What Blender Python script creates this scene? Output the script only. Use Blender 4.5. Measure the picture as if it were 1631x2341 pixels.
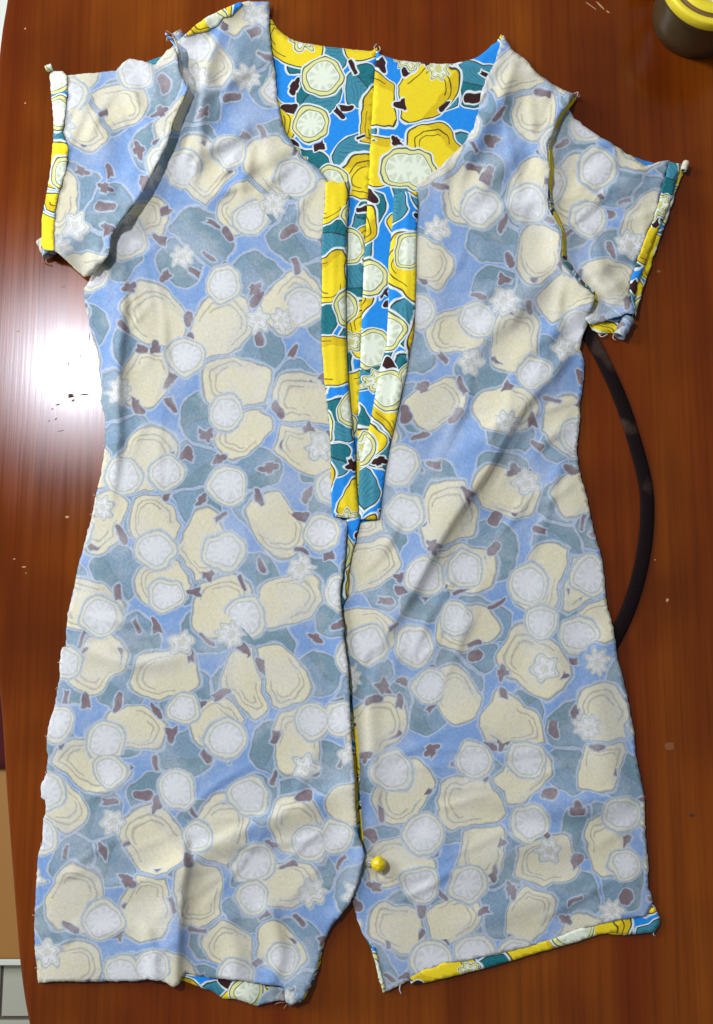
import bpy, bmesh, math, random
import numpy as np
from mathutils import Vector, Matrix
from mathutils.geometry import delaunay_2d_cdt

for o in list(bpy.data.objects):
    bpy.data.objects.remove(o, do_unlink=True)
S = bpy.context.scene
COL = S.collection
random.seed(7)
RNG = np.random.default_rng(11)

# ------------------------------------------------------------------ camera
FOV = math.radians(55.0)
TILT = math.radians(8.0)
DIST = 0.562
cam_d = bpy.data.cameras.new('camera')
cam = bpy.data.objects.new('camera', cam_d)
COL.objects.link(cam)
cam_d.sensor_fit = 'VERTICAL'
cam_d.angle = FOV
cam_d.clip_start = 0.01
cam_d.clip_end = 50
CAM_POS = np.array([0.0, -math.sin(TILT) * DIST, math.cos(TILT) * DIST])
cam.location = CAM_POS
cam.rotation_euler = (TILT, 0, 0)
S.camera = cam

# ------------------------------------------------------------------ world and lamps (indoor photograph)
W = bpy.data.worlds.new('World')
S.world = W
W.use_nodes = True
W.node_tree.nodes['Background'].inputs[0].default_value = (0.92, 0.95, 1.0, 1)
W.node_tree.nodes['Background'].inputs[1].default_value = 0.20

def area_lamp(name, loc, aim, size, size_y, power, color, shape='RECTANGLE'):
    d = bpy.data.lights.new(name, 'AREA')
    d.shape = shape
    d.size = size
    if shape in ('RECTANGLE', 'ELLIPSE'):
        d.size_y = size_y
    d.energy = power
    d.color = color
    o = bpy.data.objects.new(name, d)
    COL.objects.link(o)
    o.location = loc
    o.rotation_euler = (Vector(aim) - Vector(loc)).to_track_quat('-Z', 'Y').to_euler()
    return o

area_lamp('ceiling_lamp', (-0.46, 0.374, 1.00), (-0.05, 0.10, 0), 0.10, 0.10, 7.6, (0.95, 0.975, 1.0), 'DISK')
area_lamp('window_light', (-1.15, 0.50, 0.62), (-0.05, 0.05, 0), 0.7, 0.6, 16.5, (0.91, 0.95, 1.0))

S.view_settings.view_transform = 'Standard'
S.view_settings.look = 'None'
S.view_settings.exposure = 0.0
S.view_settings.gamma = 1.0
S.render.resolution_x = 713
S.render.resolution_y = 1024

# ------------------------------------------------------------------ photograph survey -> points on the table
PXW, PXH = 1631.0, 2341.0
KPX = math.tan(FOV / 2) / (PXH / 2)
_F = np.array([0.0, math.sin(TILT), -math.cos(TILT)])
_U = np.array([0.0, math.cos(TILT), math.sin(TILT)])
_R = np.array([1.0, 0.0, 0.0])

def at(px, py, z=0.0):
    """survey point (pixels of the photograph) on the level plane z, metres; px/py may be arrays"""
    px = np.asarray(px, float); py = np.asarray(py, float)
    u = (px - PXW / 2) * KPX
    v = -(py - PXH / 2) * KPX
    d = u[..., None] * _R + v[..., None] * _U + _F
    t = (np.asarray(z, float) - CAM_POS[2]) / d[..., 2]
    return CAM_POS + d * t[..., None]

MM = 0.001
PX = 0.25 * MM          # one survey pixel on the table

# ------------------------------------------------------------------ helpers: objects
def tag(o, label=None, cat=None, group=None, kind=None):
    if label: o['label'] = label
    if cat: o['category'] = cat
    if group: o['group'] = group
    if kind: o['kind'] = kind
    return o

def empty(name, loc, label, cat, group=None):
    o = bpy.data.objects.new(name, None)
    COL.objects.link(o)
    o.empty_display_size = 0.02
    o.location = loc
    return tag(o, label, cat, group)

def link_mesh(name, me, mats, parent=None):
    o = bpy.data.objects.new(name, me)
    COL.objects.link(o)
    for m in (mats if isinstance(mats, (list, tuple)) else [mats]):
        me.materials.append(m)
    if parent is not None:
        o.parent = parent
        o.matrix_parent_inverse = Matrix.Translation(-Vector(parent.location))
    return o

def mesh_obj(name, verts, faces, mats, parent=None, smooth=True):
    me = bpy.data.meshes.new(name)
    me.from_pydata([tuple(v) for v in verts], [], faces)
    me.update()
    if smooth:
        me.polygons.foreach_set('use_smooth', [True] * len(me.polygons))
    return link_mesh(name, me, mats, parent)

def bm_obj(name, bm, mats, parent=None, smooth=True):
    me = bpy.data.meshes.new(name)
    bm.to_mesh(me); bm.free()
    if smooth:
        me.polygons.foreach_set('use_smooth', [True] * len(me.polygons))
    return link_mesh(name, me, mats, parent)

def tube(name, pts, r, mat, parent=None, seg=8, squash=1.0, closed_ends=True):
    """round (or flattened) tube along pts; r scalar or per point"""
    pts = [Vector(p) for p in pts]
    n = len(pts)
    rr = [r] * n if not hasattr(r, '__len__') else r
    vs, fs = [], []
    for i, p in enumerate(pts):
        t = (pts[min(i + 1, n - 1)] - pts[max(i - 1, 0)]).normalized()
        up = Vector((0, 0, 1))
        if abs(t.z) > 0.9: up = Vector((1, 0, 0))
        a = t.cross(up).normalized(); b = a.cross(t).normalized()
        for k in range(seg):
            th = 2 * math.pi * k / seg
            vs.append(p + a * math.cos(th) * rr[i] + b * math.sin(th) * rr[i] * squash)
    for i in range(n - 1):
        for k in range(seg):
            k2 = (k + 1) % seg
            fs.append((i * seg + k, i * seg + k2, (i + 1) * seg + k2, (i + 1) * seg + k))
    if closed_ends:
        fs.append(tuple(range(seg))[::-1])
        fs.append(tuple((n - 1) * seg + k for k in range(seg)))
    return mesh_obj(name, vs, fs, mat, parent)

def lathe(name, prof, mat, loc, parent=None, seg=96):
    vs, fs = [], []
    n = len(prof)
    for k in range(seg):
        th = 2 * math.pi * k / seg
        for (r, z) in prof:
            vs.append((loc[0] + r * math.cos(th), loc[1] + r * math.sin(th), loc[2] + z))
    for k in range(seg):
        k2 = (k + 1) % seg
        for i in range(n - 1):
            fs.append((k * n + i, k2 * n + i, k2 * n + i + 1, k * n + i + 1))
    o = mesh_obj(name, vs, fs, mat, parent)
    return o

def box_obj(name, lo, hi, mat, parent=None, bevel=0.0):
    bm = bmesh.new()
    bmesh.ops.create_cube(bm, size=1)
    for v in bm.verts:
        for a in range(3):
            v.co[a] = lo[a] if v.co[a] < 0 else hi[a]
    if bevel:
        bmesh.ops.bevel(bm, geom=bm.edges[:], offset=bevel, segments=2, affect='EDGES', profile=0.6)
    return bm_obj(name, bm, mat, parent, smooth=False)

# ------------------------------------------------------------------ helpers: shader expressions
def lin(c):
    c = c / 255.0
    return c / 12.92 if c <= 0.04045 else ((c + 0.055) / 1.055) ** 2.4

def rgb(r, g, b):
    return (lin(r), lin(g), lin(b), 1.0)

class E:
    """scalar node expression"""
    def __init__(self, nt, sock): self.nt, self.s = nt, sock
    def _m(self, op, *args, clamp=False):
        n = self.nt.nodes.new('ShaderNodeMath'); n.operation = op; n.use_clamp = clamp
        for i, a in enumerate((self,) + args):
            if isinstance(a, E): self.nt.links.new(a.s, n.inputs[i])
            else: n.inputs[i].default_value = a
        return E(self.nt, n.outputs[0])
    def __add__(self, o): return self._m('ADD', o)
    __radd__ = __add__
    def __sub__(self, o): return self._m('SUBTRACT', o)
    def __rsub__(self, o): return self._m('MULTIPLY', -1.0)._m('ADD', o)
    def __mul__(self, o): return self._m('MULTIPLY', o)
    __rmul__ = __mul__
    def __truediv__(self, o): return self._m('DIVIDE', o)
    def abs(self): return self._m('ABSOLUTE')
    def pow(self, k): return self._m('POWER', k)
    def sqrt(self): return self._m('SQRT')
    def cos(self): return self._m('COSINE')
    def min(self, o): return self._m('MINIMUM', o)
    def max(self, o): return self._m('MAXIMUM', o)
    def atan2(self, o): return self._m('ARCTAN2', o)
    def gt(self, o): return self._m('GREATER_THAN', o)
    def below(self, edge, soft):
        """1 where self < edge, soft transition"""
        n = self.nt.nodes.new('ShaderNodeMapRange'); n.interpolation_type = 'SMOOTHSTEP'
        self.nt.links.new(self.s, n.inputs['Value'])
        n.inputs['From Min'].default_value = edge - soft
        n.inputs['From Max'].default_value = edge + soft
        n.inputs['To Min'].default_value = 1.0
        n.inputs['To Max'].default_value = 0.0
        return E(self.nt, n.outputs['Result'])

def vmath(nt, op, a, b):
    n = nt.nodes.new('ShaderNodeVectorMath'); n.operation = op
    for i, v in enumerate((a, b)):
        if v is None: continue
        if isinstance(v, (tuple, list)): n.inputs[i].default_value = v
        elif isinstance(v, (int, float)): n.inputs['Scale'].default_value = v
        else: nt.links.new(v, n.inputs[i])
    return n.outputs[0]

def vscale(nt, a, k):
    n = nt.nodes.new('ShaderNodeVectorMath'); n.operation = 'SCALE'
    nt.links.new(a, n.inputs[0]); n.inputs['Scale'].default_value = k
    return n.outputs[0]

def sep(nt, v):
    n = nt.nodes.new('ShaderNodeSeparateXYZ'); nt.links.new(v, n.inputs[0])
    return [E(nt, n.outputs[i]) for i in range(3)]

def mixc(nt, fac, a, b, blend='MIX'):
    n = nt.nodes.new('ShaderNodeMix'); n.data_type = 'RGBA'; n.blend_type = blend
    if isinstance(fac, E): nt.links.new(fac.s, n.inputs[0])
    elif hasattr(fac, 'is_linked'): nt.links.new(fac, n.inputs[0])
    else: n.inputs[0].default_value = fac
    for i, v in ((6, a), (7, b)):
        if isinstance(v, tuple): n.inputs[i].default_value = v
        else: nt.links.new(v, n.inputs[i])
    return n.outputs[2]

def noise(nt, vec, scale, detail=2.0, rough=0.5, dims='3D'):
    n = nt.nodes.new('ShaderNodeTexNoise'); n.noise_dimensions = dims
    n.inputs['Scale'].default_value = scale
    n.inputs['Detail'].default_value = detail
    n.inputs['Roughness'].default_value = rough
    if vec is not None: nt.links.new(vec, n.inputs['Vector'])
    return n

def new_mat(name):
    m = bpy.data.materials.new(name); m.use_nodes = True
    nt = m.node_tree
    return m, nt, nt.nodes['Principled BSDF']

def plain(name, col, rough=0.5, metallic=0.0, var=0.12, scale=60.0, bump=0.0, coat=0.0):
    m, nt, b = new_mat(name)
    tc = nt.nodes.new('ShaderNodeTexCoord')
    n = noise(nt, tc.outputs['Object'], scale, 3)
    dark = tuple(c * (1 - var) for c in col[:3]) + (1.0,)
    lite = tuple(min(1, c * (1 + var)) for c in col[:3]) + (1.0,)
    nt.links.new(mixc(nt, n.outputs[0], dark, lite), b.inputs['Base Color'])
    b.inputs['Roughness'].default_value = rough
    b.inputs['Metallic'].default_value = metallic
    b.inputs['Coat Weight'].default_value = coat
    if bump:
        bp = nt.nodes.new('ShaderNodeBump'); bp.inputs['Distance'].default_value = bump
        nt.links.new(n.outputs[0], bp.inputs['Height'])
        nt.links.new(bp.outputs[0], b.inputs['Normal'])
    return m

# ------------------------------------------------------------------ the printed cloth
# A plain generic print (yellow and teal pebble shapes, small white blossoms and
# brown sprigs on blue); its coordinates are the cloth's own, one unit = 0.25 mm.
def print_pattern(nt, pal, soft, line):
    uv = nt.nodes.new('ShaderNodeUVMap'); uv.uv_map = 'cloth'
    p0 = uv.outputs[0]
    wob = noise(nt, vscale(nt, p0, 1 / 55.0), 1.0, 1.5, 0.5, '2D')
    dv = vmath(nt, 'SUBTRACT', wob.outputs['Color'], (0.5, 0.5, 0.5))
    p = vmath(nt, 'ADD', p0, vscale(nt, dv, 26.0))

    def cells(cell, off, rnd):
        q = vmath(nt, 'ADD', vscale(nt, p, 1.0 / cell), off)
        v = nt.nodes.new('ShaderNodeTexVoronoi'); v.voronoi_dimensions = '2D'
        v.feature = 'F1'; v.inputs['Scale'].default_value = 1.0; v.inputs['Randomness'].default_value = rnd
        nt.links.new(q, v.inputs['Vector'])
        e = nt.nodes.new('ShaderNodeTexVoronoi'); e.voronoi_dimensions = '2D'
        e.feature = 'DISTANCE_TO_EDGE'; e.inputs['Scale'].default_value = 1.0; e.inputs['Randomness'].default_value = rnd
        nt.links.new(q, e.inputs['Vector'])
        loc = vscale(nt, vmath(nt, 'SUBTRACT', q, v.outputs['Position']), cell)
        cr, cg, cb = sep(nt, v.outputs['Color'])
        rot = nt.nodes.new('ShaderNodeVectorRotate'); rot.rotation_type = 'Z_AXIS'
        nt.links.new(loc, rot.inputs['Vector'])
        nt.links.new((cr * 6.283).s, rot.inputs['Angle'])
        x, y, _ = sep(nt, rot.outputs[0])
        return x, y, cg, cb, E(nt, e.outputs['Distance']) * cell

    def pebble(x, y, a, b, n, size):
        xs = (x / size); ys = (y / size)
        f = ((xs.abs() / a).pow(n) + (ys.abs() / b).pow(n)).pow(1.0 / n)
        return (f - 1.0) * min(a, b)

    def flower(x, y, r, k, amp):
        rad = (x * x + y * y).sqrt()
        th = y.atan2(x)
        return rad - ((th * k).cos() * amp + 1.0) * r

    col = pal['blue']
    # teal leaves
    x, y, cg, cb, de = cells(136.0, (3.1, 7.7, 0), 0.75)
    d = pebble(x, y, 51, 62, 2.7, cg * 0.35 + 0.85).max(5.0 - de)
    col = mixc(nt, d.below(4.5, 1.0 + soft), col, pal['rim'])
    col = mixc(nt, d.below(1.2, 0.8 + soft), col, pal['line'])
    t2 = mixc(nt, (x + y * 0.2 + 3.0).below(-4.0, 1.5 + soft), pal['teal'], pal['teal2'])
    col = mixc(nt, d.below(-1.2 * line, 0.8 + soft), col, t2)
    rib = (x + y * 0.2 + 7.0).abs().max(d + 8.0)
    col = mixc(nt, rib.below(1.1, 0.8 + soft) * pal['stroke'], col, pal['line'])
    vein = (((y + x.abs() * 0.8) * 0.30)._m('SINE').abs() * 3.3).max(d + 12.0)
    col = mixc(nt, vein.below(0.55, 0.5 + soft * 0.4) * (pal['stroke'] * 0.75), col, pal['line'])
    # lemons
    x, y, cg, cb, de = cells(168.0, (11.3, 2.2, 0), 0.7)
    d = pebble(x, y, 55, 78, 2.9, cg * 0.35 + 0.82).max(6.0 - de)
    lemon = d.below(-13.0, 1.0)
    col = mixc(nt, d.below(5.0, 1.0 + soft), col, pal['rim'])
    col = mixc(nt, d.below(1.3, 0.8 + soft), col, pal['line'])
    y2 = mixc(nt, (x - y * 0.15).below(-30.0, 1.5 + soft), pal['yellow'], pal['yellow2'])
    col = mixc(nt, d.below(-1.3 * line, 0.8 + soft), col, y2)
    con = ((d + 13.0).abs()).max(y * -1.0 - 12.0)
    col = mixc(nt, con.below(1.0, 0.7 + soft) * pal['stroke'], col, pal['line'])
    con = ((d + 22.0).abs()).max(y * -1.0 + 24.0)
    col = mixc(nt, con.below(0.9, 0.7 + soft) * pal['stroke'], col, pal['line'])
    # blossoms and round citrus slices
    x, y, cg, cb, de = cells(142.0, (5.6, 14.9, 0), 0.85)
    k_ = (cb * 3.99 + 4.5)._m('ROUND')
    sz = cg * 0.45 + 0.75
    is_slice = cg.gt(0.34)
    rad = (x * x + y * y).sqrt() / sz
    th = y.atan2(x)
    d_b = rad - ((th * k_).cos() * 0.20 + 1.0) * 31.0
    d_s = rad - 40.0
    d = d_b + (d_s - d_b) * is_slice
    on = cb.gt(0.10)
    fmask = d.below(6.0, 1.0) * on
    col = mixc(nt, d.below(4.5, 1.0 + soft) * on, col, pal['rim'])
    col = mixc(nt, d.below(1.2, 0.8 + soft) * on, col, pal['line2'])
    col = mixc(nt, d.below(-1.2 * line, 0.8 + soft) * on, col, pal['rind'])
    col = mixc(nt, d.below(-8.0, 0.9 + soft) * on, col, pal['line2'])
    col = mixc(nt, d.below(-9.6, 0.9 + soft) * on, col, pal['white'])
    kk = k_ + 3.0
    spoke = ((th * kk * 0.5)._m('SINE').abs() * rad * 2.0) / kk
    seg = (d + 12.0).max(3.2 - spoke).max(5.0 - rad)
    col = mixc(nt, seg.below(0.0, 0.7 + soft * 0.5) * on * is_slice, col, pal['pulp'])
    inner = rad - ((th * k_).cos() * 0.16 + 1.0) * 11.0
    col = mixc(nt, inner.below(0.0, 0.8 + soft) * on * (1.0 - is_slice), col, pal['core'])
    # brown twigs
    x, y, cg, cb, de = cells(80.0, (8.8, 21.5, 0), 0.9)
    k_ = (cg * 3.0 + 1.6)._m('ROUND')
    d = (flower(x, y, 15.5, k_, 0.34) / (cg * 0.4 + 0.75)).max(y.abs() - (cb * 12.0 + 3.0))
    on = cb.gt(0.1) * (1.0 - fmask) * (1.0 - lemon)
    col = mixc(nt, d.below(3.6, 1.0 + soft) * on, col, pal['rim'])
    col = mixc(nt, d.below(0.0, 0.8 + soft) * on, col, pal['brown'])
    return col, p0

def cloth_mat(name, pal, soft, line, rough, haze=0.0, weave=0.16):
    m, nt, b = new_mat(name)
    col, p0 = print_pattern(nt, pal, soft, line)
    # uneven dye and wear, then the threads of the knit
    wash = noise(nt, vscale(nt, p0, 1 / 120.0), 1.0, 4, 0.62, '2D')
    col = mixc(nt, (1.0 - E(nt, wash.outputs[0]).below(0.54, 0.16)) * haze, col, rgb(204, 207, 212))
    mot = noise(nt, vscale(nt, p0, 1 / 9.0), 1.0, 3, 0.6, '2D')
    col = mixc(nt, 0.14, col, mot.outputs[0], 'OVERLAY')
    for sx, sy in ((1 / 7.0, 1 / 2.6), (1 / 2.6, 1 / 9.0)):
        mp = nt.nodes.new('ShaderNodeMapping'); mp.inputs['Scale'].default_value = (sx, sy, 1)
        nt.links.new(p0, mp.inputs['Vector'])
        th = noise(nt, mp.outputs[0], 1.0, 2, 0.6, '2D')
        col = mixc(nt, weave, col, th.outputs[0], 'OVERLAY')
    nt.links.new(col, b.inputs['Base Color'])
    b.inputs['Roughness'].default_value = rough
    b.inputs['Specular IOR Level'].default_value = 0.25
    b.inputs['Sheen Weight'].default_value = 0.15
    b.inputs['Sheen Roughness'].default_value = 0.4
    # knit: fine rows plus pilling
    px_, py_, _ = sep(nt, p0)
    knit = (px_ * 2.6).cos() * 0.5 + (py_ * 3.1).cos() * 0.35
    fine = noise(nt, vscale(nt, p0, 1 / 3.0), 1.0, 2, 0.6, '2D')
    h = knit * 0.35 + E(nt, fine.outputs[0])
    bp = nt.nodes.new('ShaderNodeBump')
    bp.inputs['Strength'].default_value = 0.45
    bp.inputs['Distance'].default_value = 0.0003
    nt.links.new(h.s, bp.inputs['Height'])
    nt.links.new(bp.outputs[0], b.inputs['Normal'])
    return m

VIVID = cloth_mat('printed_cloth_face', dict(
    blue=rgb(28, 138, 226), rim=rgb(222, 232, 232), line=rgb(40, 38, 30), line2=rgb(70, 75, 45),
    teal=rgb(60, 136, 158), teal2=rgb(20, 112, 124), yellow=rgb(238, 212, 34), yellow2=rgb(216, 186, 20),
    white=rgb(228, 234, 216), core=rgb(206, 206, 130), rind=rgb(222, 222, 150), pulp=rgb(206, 214, 190), brown=rgb(52, 20, 20), stroke=1.0), 0.2, 1.0, 0.75)
PALE = cloth_mat('printed_cloth_reverse', dict(
    blue=rgb(126, 157, 204), rim=rgb(176, 190, 208), line=rgb(112, 120, 126), line2=rgb(152, 156, 152),
    teal=rgb(126, 152, 174), teal2=rgb(116, 143, 158), yellow=rgb(214, 207, 180), yellow2=rgb(204, 199, 180),
    white=rgb(216, 216, 219), core=rgb(198, 198, 188), rind=rgb(208, 208, 196), pulp=rgb(203, 205, 207), brown=rgb(124, 108, 114), stroke=0.7), 1.7, 0.7, 0.85, 0.30, 0.20)

# ------------------------------------------------------------------ other materials
def wood_mat():
    m, nt, b = new_mat('varnished_wood')
    tc = nt.nodes.new('ShaderNodeTexCoord')
    def stretched(sx, sy, det, off=0.0):
        mp = nt.nodes.new('ShaderNodeMapping')
        mp.inputs['Scale'].default_value = (sx, sy, 1)
        mp.inputs['Location'].default_value = (off, off * 0.3, 0)
        nt.links.new(tc.outputs['Object'], mp.inputs['Vector'])
        n = noise(nt, mp.outputs[0], 1.0, det, 0.6)
        return n.outputs[0]
    broad = stretched(16, 1.1, 3)
    mid = stretched(70, 2.2, 4, 3.0)
    fine = stretched(380, 7.0, 5, 9.0)
    blot = stretched(7, 5, 3, 1.7)
    c = mixc(nt, E(nt, broad).below(0.5, 0.22), rgb(140, 72, 12), rgb(108, 40, 5))
    c = mixc(nt, E(nt, mid).below(0.44, 0.12) * 0.28, c, rgb(88, 32, 3))
    c = mixc(nt, E(nt, blot).below(0.47, 0.16) * 0.75, c, rgb(74, 26, 4))
    c = mixc(nt, E(nt, fine).below(0.46, 0.10) * 0.24, c, rgb(62, 22, 4))
    bp = nt.nodes.new('ShaderNodeBump')
    bp.inputs['Strength'].default_value = 0.12
    bp.inputs['Distance'].default_value = 0.0004
    hh = E(nt, fine) * 0.6 + E(nt, mid) * 0.5
    nt.links.new(hh.s, bp.inputs['Height'])
    nt.nodes.remove(b)
    df = nt.nodes.new('ShaderNodeBsdfDiffuse'); nt.links.new(c, df.inputs['Color'])
    gl = nt.nodes.new('ShaderNodeBsdfGlossy'); gl.distribution = 'BECKMANN'
    gl.inputs['Color'].default_value = (0.84, 0.88, 1.0, 1)
    r = E(nt, blot) * 0.06 + E(nt, fine) * 0.06 + 0.165
    nt.links.new(r.s, gl.inputs['Roughness'])
    nt.links.new(bp.outputs[0], gl.inputs['Normal'])
    g2 = nt.nodes.new('ShaderNodeBsdfGlossy'); g2.distribution = 'BECKMANN'
    g2.inputs['Color'].default_value = (1.0, 1.0, 1.0, 1)
    g2.inputs['Roughness'].default_value = 0.12
    nt.links.new(bp.outputs[0], g2.inputs['Normal'])
    gm = nt.nodes.new('ShaderNodeMixShader'); gm.inputs[0].default_value = 0.14
    nt.links.new(gl.outputs[0], gm.inputs[1]); nt.links.new(g2.outputs[0], gm.inputs[2])
    fr = nt.nodes.new('ShaderNodeFresnel'); fr.inputs['IOR'].default_value = 1.37
    mx = nt.nodes.new('ShaderNodeMixShader')
    nt.links.new(fr.outputs[0], mx.inputs[0]); nt.links.new(df.outputs[0], mx.inputs[1]); nt.links.new(gm.outputs[0], mx.inputs[2])
    nt.links.new(mx.outputs[0], nt.nodes['Material Output'].inputs['Surface'])
    return m
def cord_mat():
    m, nt, b = new_mat('dark_cord')
    tc = nt.nodes.new('ShaderNodeTexCoord')
    n = noise(nt, tc.outputs['Object'], 26, 3)
    f = noise(nt, tc.outputs['Object'], 900, 2)
    c = mixc(nt, E(nt, n.outputs[0]).below(0.40, 0.05), rgb(20, 8, 10), rgb(66, 50, 42))  # paler patches painted into the colour for the cord's grey highlight
    c = mixc(nt, E(nt, f.outputs[0]).below(0.40, 0.08) * 0.5, c, rgb(10, 5, 6))
    nt.links.new(c, b.inputs['Base Color'])
    b.inputs['Roughness'].default_value = 0.75
    b.inputs['Specular IOR Level'].default_value = 0.12
    bp = nt.nodes.new('ShaderNodeBump'); bp.inputs['Distance'].default_value = 0.0003
    nt.links.new(f.outputs[0], bp.inputs['Height']); nt.links.new(bp.outputs[0], b.inputs['Normal'])
    return m
WOOD = wood_mat()
TILE = plain('pale_tile', rgb(196, 196, 176), 0.35, var=0.06, scale=14)
GROUT = plain('grey_grout', rgb(104, 96, 92), 0.9, var=0.1, scale=200)
TAN = plain('tan_board', rgb(178, 124, 58), 0.6, var=0.14, scale=9)
WHITE = plain('white_paint', rgb(236, 238, 226), 0.5, var=0.03)
RED = plain('dark_red_cloth', rgb(78, 3, 4), 0.9, var=0.2, scale=120)
BLACK = plain('black_box', rgb(18, 14, 13), 0.7, var=0.2)
CORDM = cord_mat()
YPLAS = plain('yellow_plastic', rgb(240, 218, 50), 0.35, var=0.04, coat=0.3)
BROWNR = plain('brown_ring', rgb(120, 92, 48), 0.5, var=0.1)
PINY = plain('pin_head_yellow', rgb(232, 204, 20), 0.35, var=0.1, scale=300)
STEEL = plain('pin_steel', rgb(190, 190, 195), 0.25, metallic=1.0, var=0.05)
CHIP = plain('worn_varnish', rgb(186, 140, 104), 0.8, var=0.25, scale=400)
DENT = plain('dark_dent', rgb(74, 42, 28), 0.9, var=0.25, scale=400)
THREAD = plain('loose_thread', rgb(196, 190, 186), 0.8, var=0.2, scale=500)
THREADB = plain('brown_thread', rgb(150, 110, 84), 0.8, var=0.2, scale=500)
THREADK = plain('navy_thread', rgb(26, 36, 58), 0.8, var=0.2, scale=500)

# ------------------------------------------------------------------ the setting: floor under the table
FZ = -0.74
floor = box_obj('floor', (-1.6, -1.4, FZ - 0.03), (1.2, 1.4, FZ - 0.004), GROUT)
tag(floor, 'pale tiled floor with grey joints below the table', None, None, 'structure')
# tile rows: joints measured at y = 2200 and y = 2328 of the survey
j0 = float(at(20, 2203, FZ)[1]); j1 = float(at(20, 2328, FZ)[1])
TH = j0 - j1
jx = float(at(4, 2240, FZ)[0])
tm = None
TW = 0.155
for r in range(-1, 17):
    for c in range(-3, 2):
        x0 = jx + c * TW + (0.0 if r % 2 == 0 else TW * 0.5)
        y1 = j0 - TH + (r) * TH
        if tm is None:
            o = box_obj('floor_tile', (0, 0, 0), (TW - 0.004, TH - 0.005, 0.006), TILE, None, 0.0008)
            tm = o.data
        else:
            o = bpy.data.objects.new('floor_tile', tm); COL.objects.link(o)
        o.parent = floor
        o.location = (x0 + 0.002, y1 + 0.0025, FZ - 0.006)

# a tan board with a white edge strip and a dark red cloth, seen past the table's left edge
bx1 = float(at(70, 1900, FZ)[0]) + 0.12
by0 = float(at(20, 2192, FZ + 0.02)[1]); by1 = float(at(20, 1500, FZ + 0.02)[1])
board = empty('floor_board', (bx1 - 0.25, by0, FZ), 'tan wooden board with a white edge strip past the left edge of the table', 'board')
box_obj('panel', (bx1 - 0.6, by0, FZ + 0.001), (bx1, by1, FZ + 0.02), TAN, board, 0.002)
box_obj('edge_strip', (bx1 - 0.6, by0 - 0.0075, FZ + 0.001), (bx1, by0 - 0.0005, FZ + 0.021), WHITE, board, 0.001)
rz = FZ + 0.028
ry0 = float(at(4, 1757, rz)[1])
rb = bmesh.new()
bmesh.ops.create_grid(rb, x_segments=24, y_segments=24, size=0.5)
for v in rb.verts:
    v.co.x = bx1 - 0.36 + v.co.x * 0.5
    v.co.y = ry0 + 0.11 + v.co.y * 0.22
    v.co.z = FZ + 0.0235 + 0.003 * (math.sin(v.co.x * 60) * math.cos(v.co.y * 45) + 1)
bmesh.ops.solidify(rb, geom=rb.faces[:], thickness=0.002)
tag(bm_obj('folded_cloth', rb, RED), 'dark red cloth lying on the tan board at the left edge', 'cloth')
wy0 = float(at(0, 130, FZ + 0.3)[1])
wx1 = float(at(30, 40, FZ + 0.3)[0]) + 0.1
sb = empty('white_slab', (wx1 - 0.15, wy0 + 0.15, FZ), 'white surface past the upper left corner of the table', 'slab')  # plain white raised top, brighter than the floor tiles
box_obj('slab_top', (wx1 - 0.34, wy0 - 0.05, FZ + 0.275), (wx1, wy0 + 0.29, FZ + 0.3), WHITE, sb, 0.006)
for sx in (0.03, 0.27):
    for sy in (0.0, 0.24):
        box_obj('leg', (wx1 - 0.34 + sx, wy0 - 0.04 + sy, FZ), (wx1 - 0.31 + sx, wy0 - 0.01 + sy, FZ + 0.274), WHITE, sb, 0.003)

# ------------------------------------------------------------------ the table
table = empty('wooden_table', (0, 0, FZ), 'varnished reddish brown wooden table under the romper', 'table')
edge_px = [(32, -120), (15, 0), (0, 98), (-22, 330), (-34, 620), (-36, 900), (-30, 1180), (-16, 1440), (3, 1640),
           (13, 1800), (24, 1950), (34, 2080), (44, 2200), (55, 2285), (66, 2345), (84, 2460)]
epts = at([p[0] for p in edge_px], [p[1] for p in edge_px])
# smooth it
def catmull(pts, n=8):
    pts = [np.asarray(p, float) for p in pts]
    P = [2 * pts[0] - pts[1]] + pts + [2 * pts[-1] - pts[-2]]
    out = []
    for i in range(1, len(P) - 2):
        for k in range(n):
            t = k / n
            a, b, c, d = P[i - 1], P[i], P[i + 1], P[i + 2]
            out.append(0.5 * ((2 * b) + (c - a) * t + (2 * a - 5 * b + 4 * c - d) * t * t + (3 * b - a - 3 * c + d) * t ** 3))
    out.append(pts[-1])
    return np.array(out)
el = catmull(list(epts[:, :2]), 4)
xr = 0.34
outl = [tuple(p) for p in el] + [(xr, el[-1][1]), (xr, el[0][1])]
bm = bmesh.new()
vs = [bm.verts.new((p[0], p[1], 0)) for p in outl]
f = bm.faces.new(vs)
if f.normal.z < 0: bmesh.ops.reverse_faces(bm, faces=[f])
bm.normal_update()
top = [f]
ext = bmesh.ops.extrude_face_region(bm, geom=[f])
for v in [g for g in ext['geom'] if isinstance(g, bmesh.types.BMVert)]:
    v.co.z -= 0.028
bmesh.ops.recalc_face_normals(bm, faces=bm.faces[:])
bm.edges.ensure_lookup_table()
rim = [e for e in bm.edges if abs(e.verts[0].co.z) < 1e-6 and abs(e.verts[1].co.z) < 1e-6]
bmesh.ops.bevel(bm, geom=rim, offset=0.003, segments=3, affect='EDGES', profile=0.6)
bm_obj('tabletop', bm, WOOD, table, smooth=False)
ymin, ymax = float(el[:, 1].min()), float(el[:, 1].max())
for lx in (-0.13, 0.27):
    for ly in (ymin + 0.05, ymax - 0.10):
        box_obj('leg', (lx, ly, FZ), (lx + 0.05, ly + 0.05, -0.029), WOOD, table, 0.003)

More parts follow.
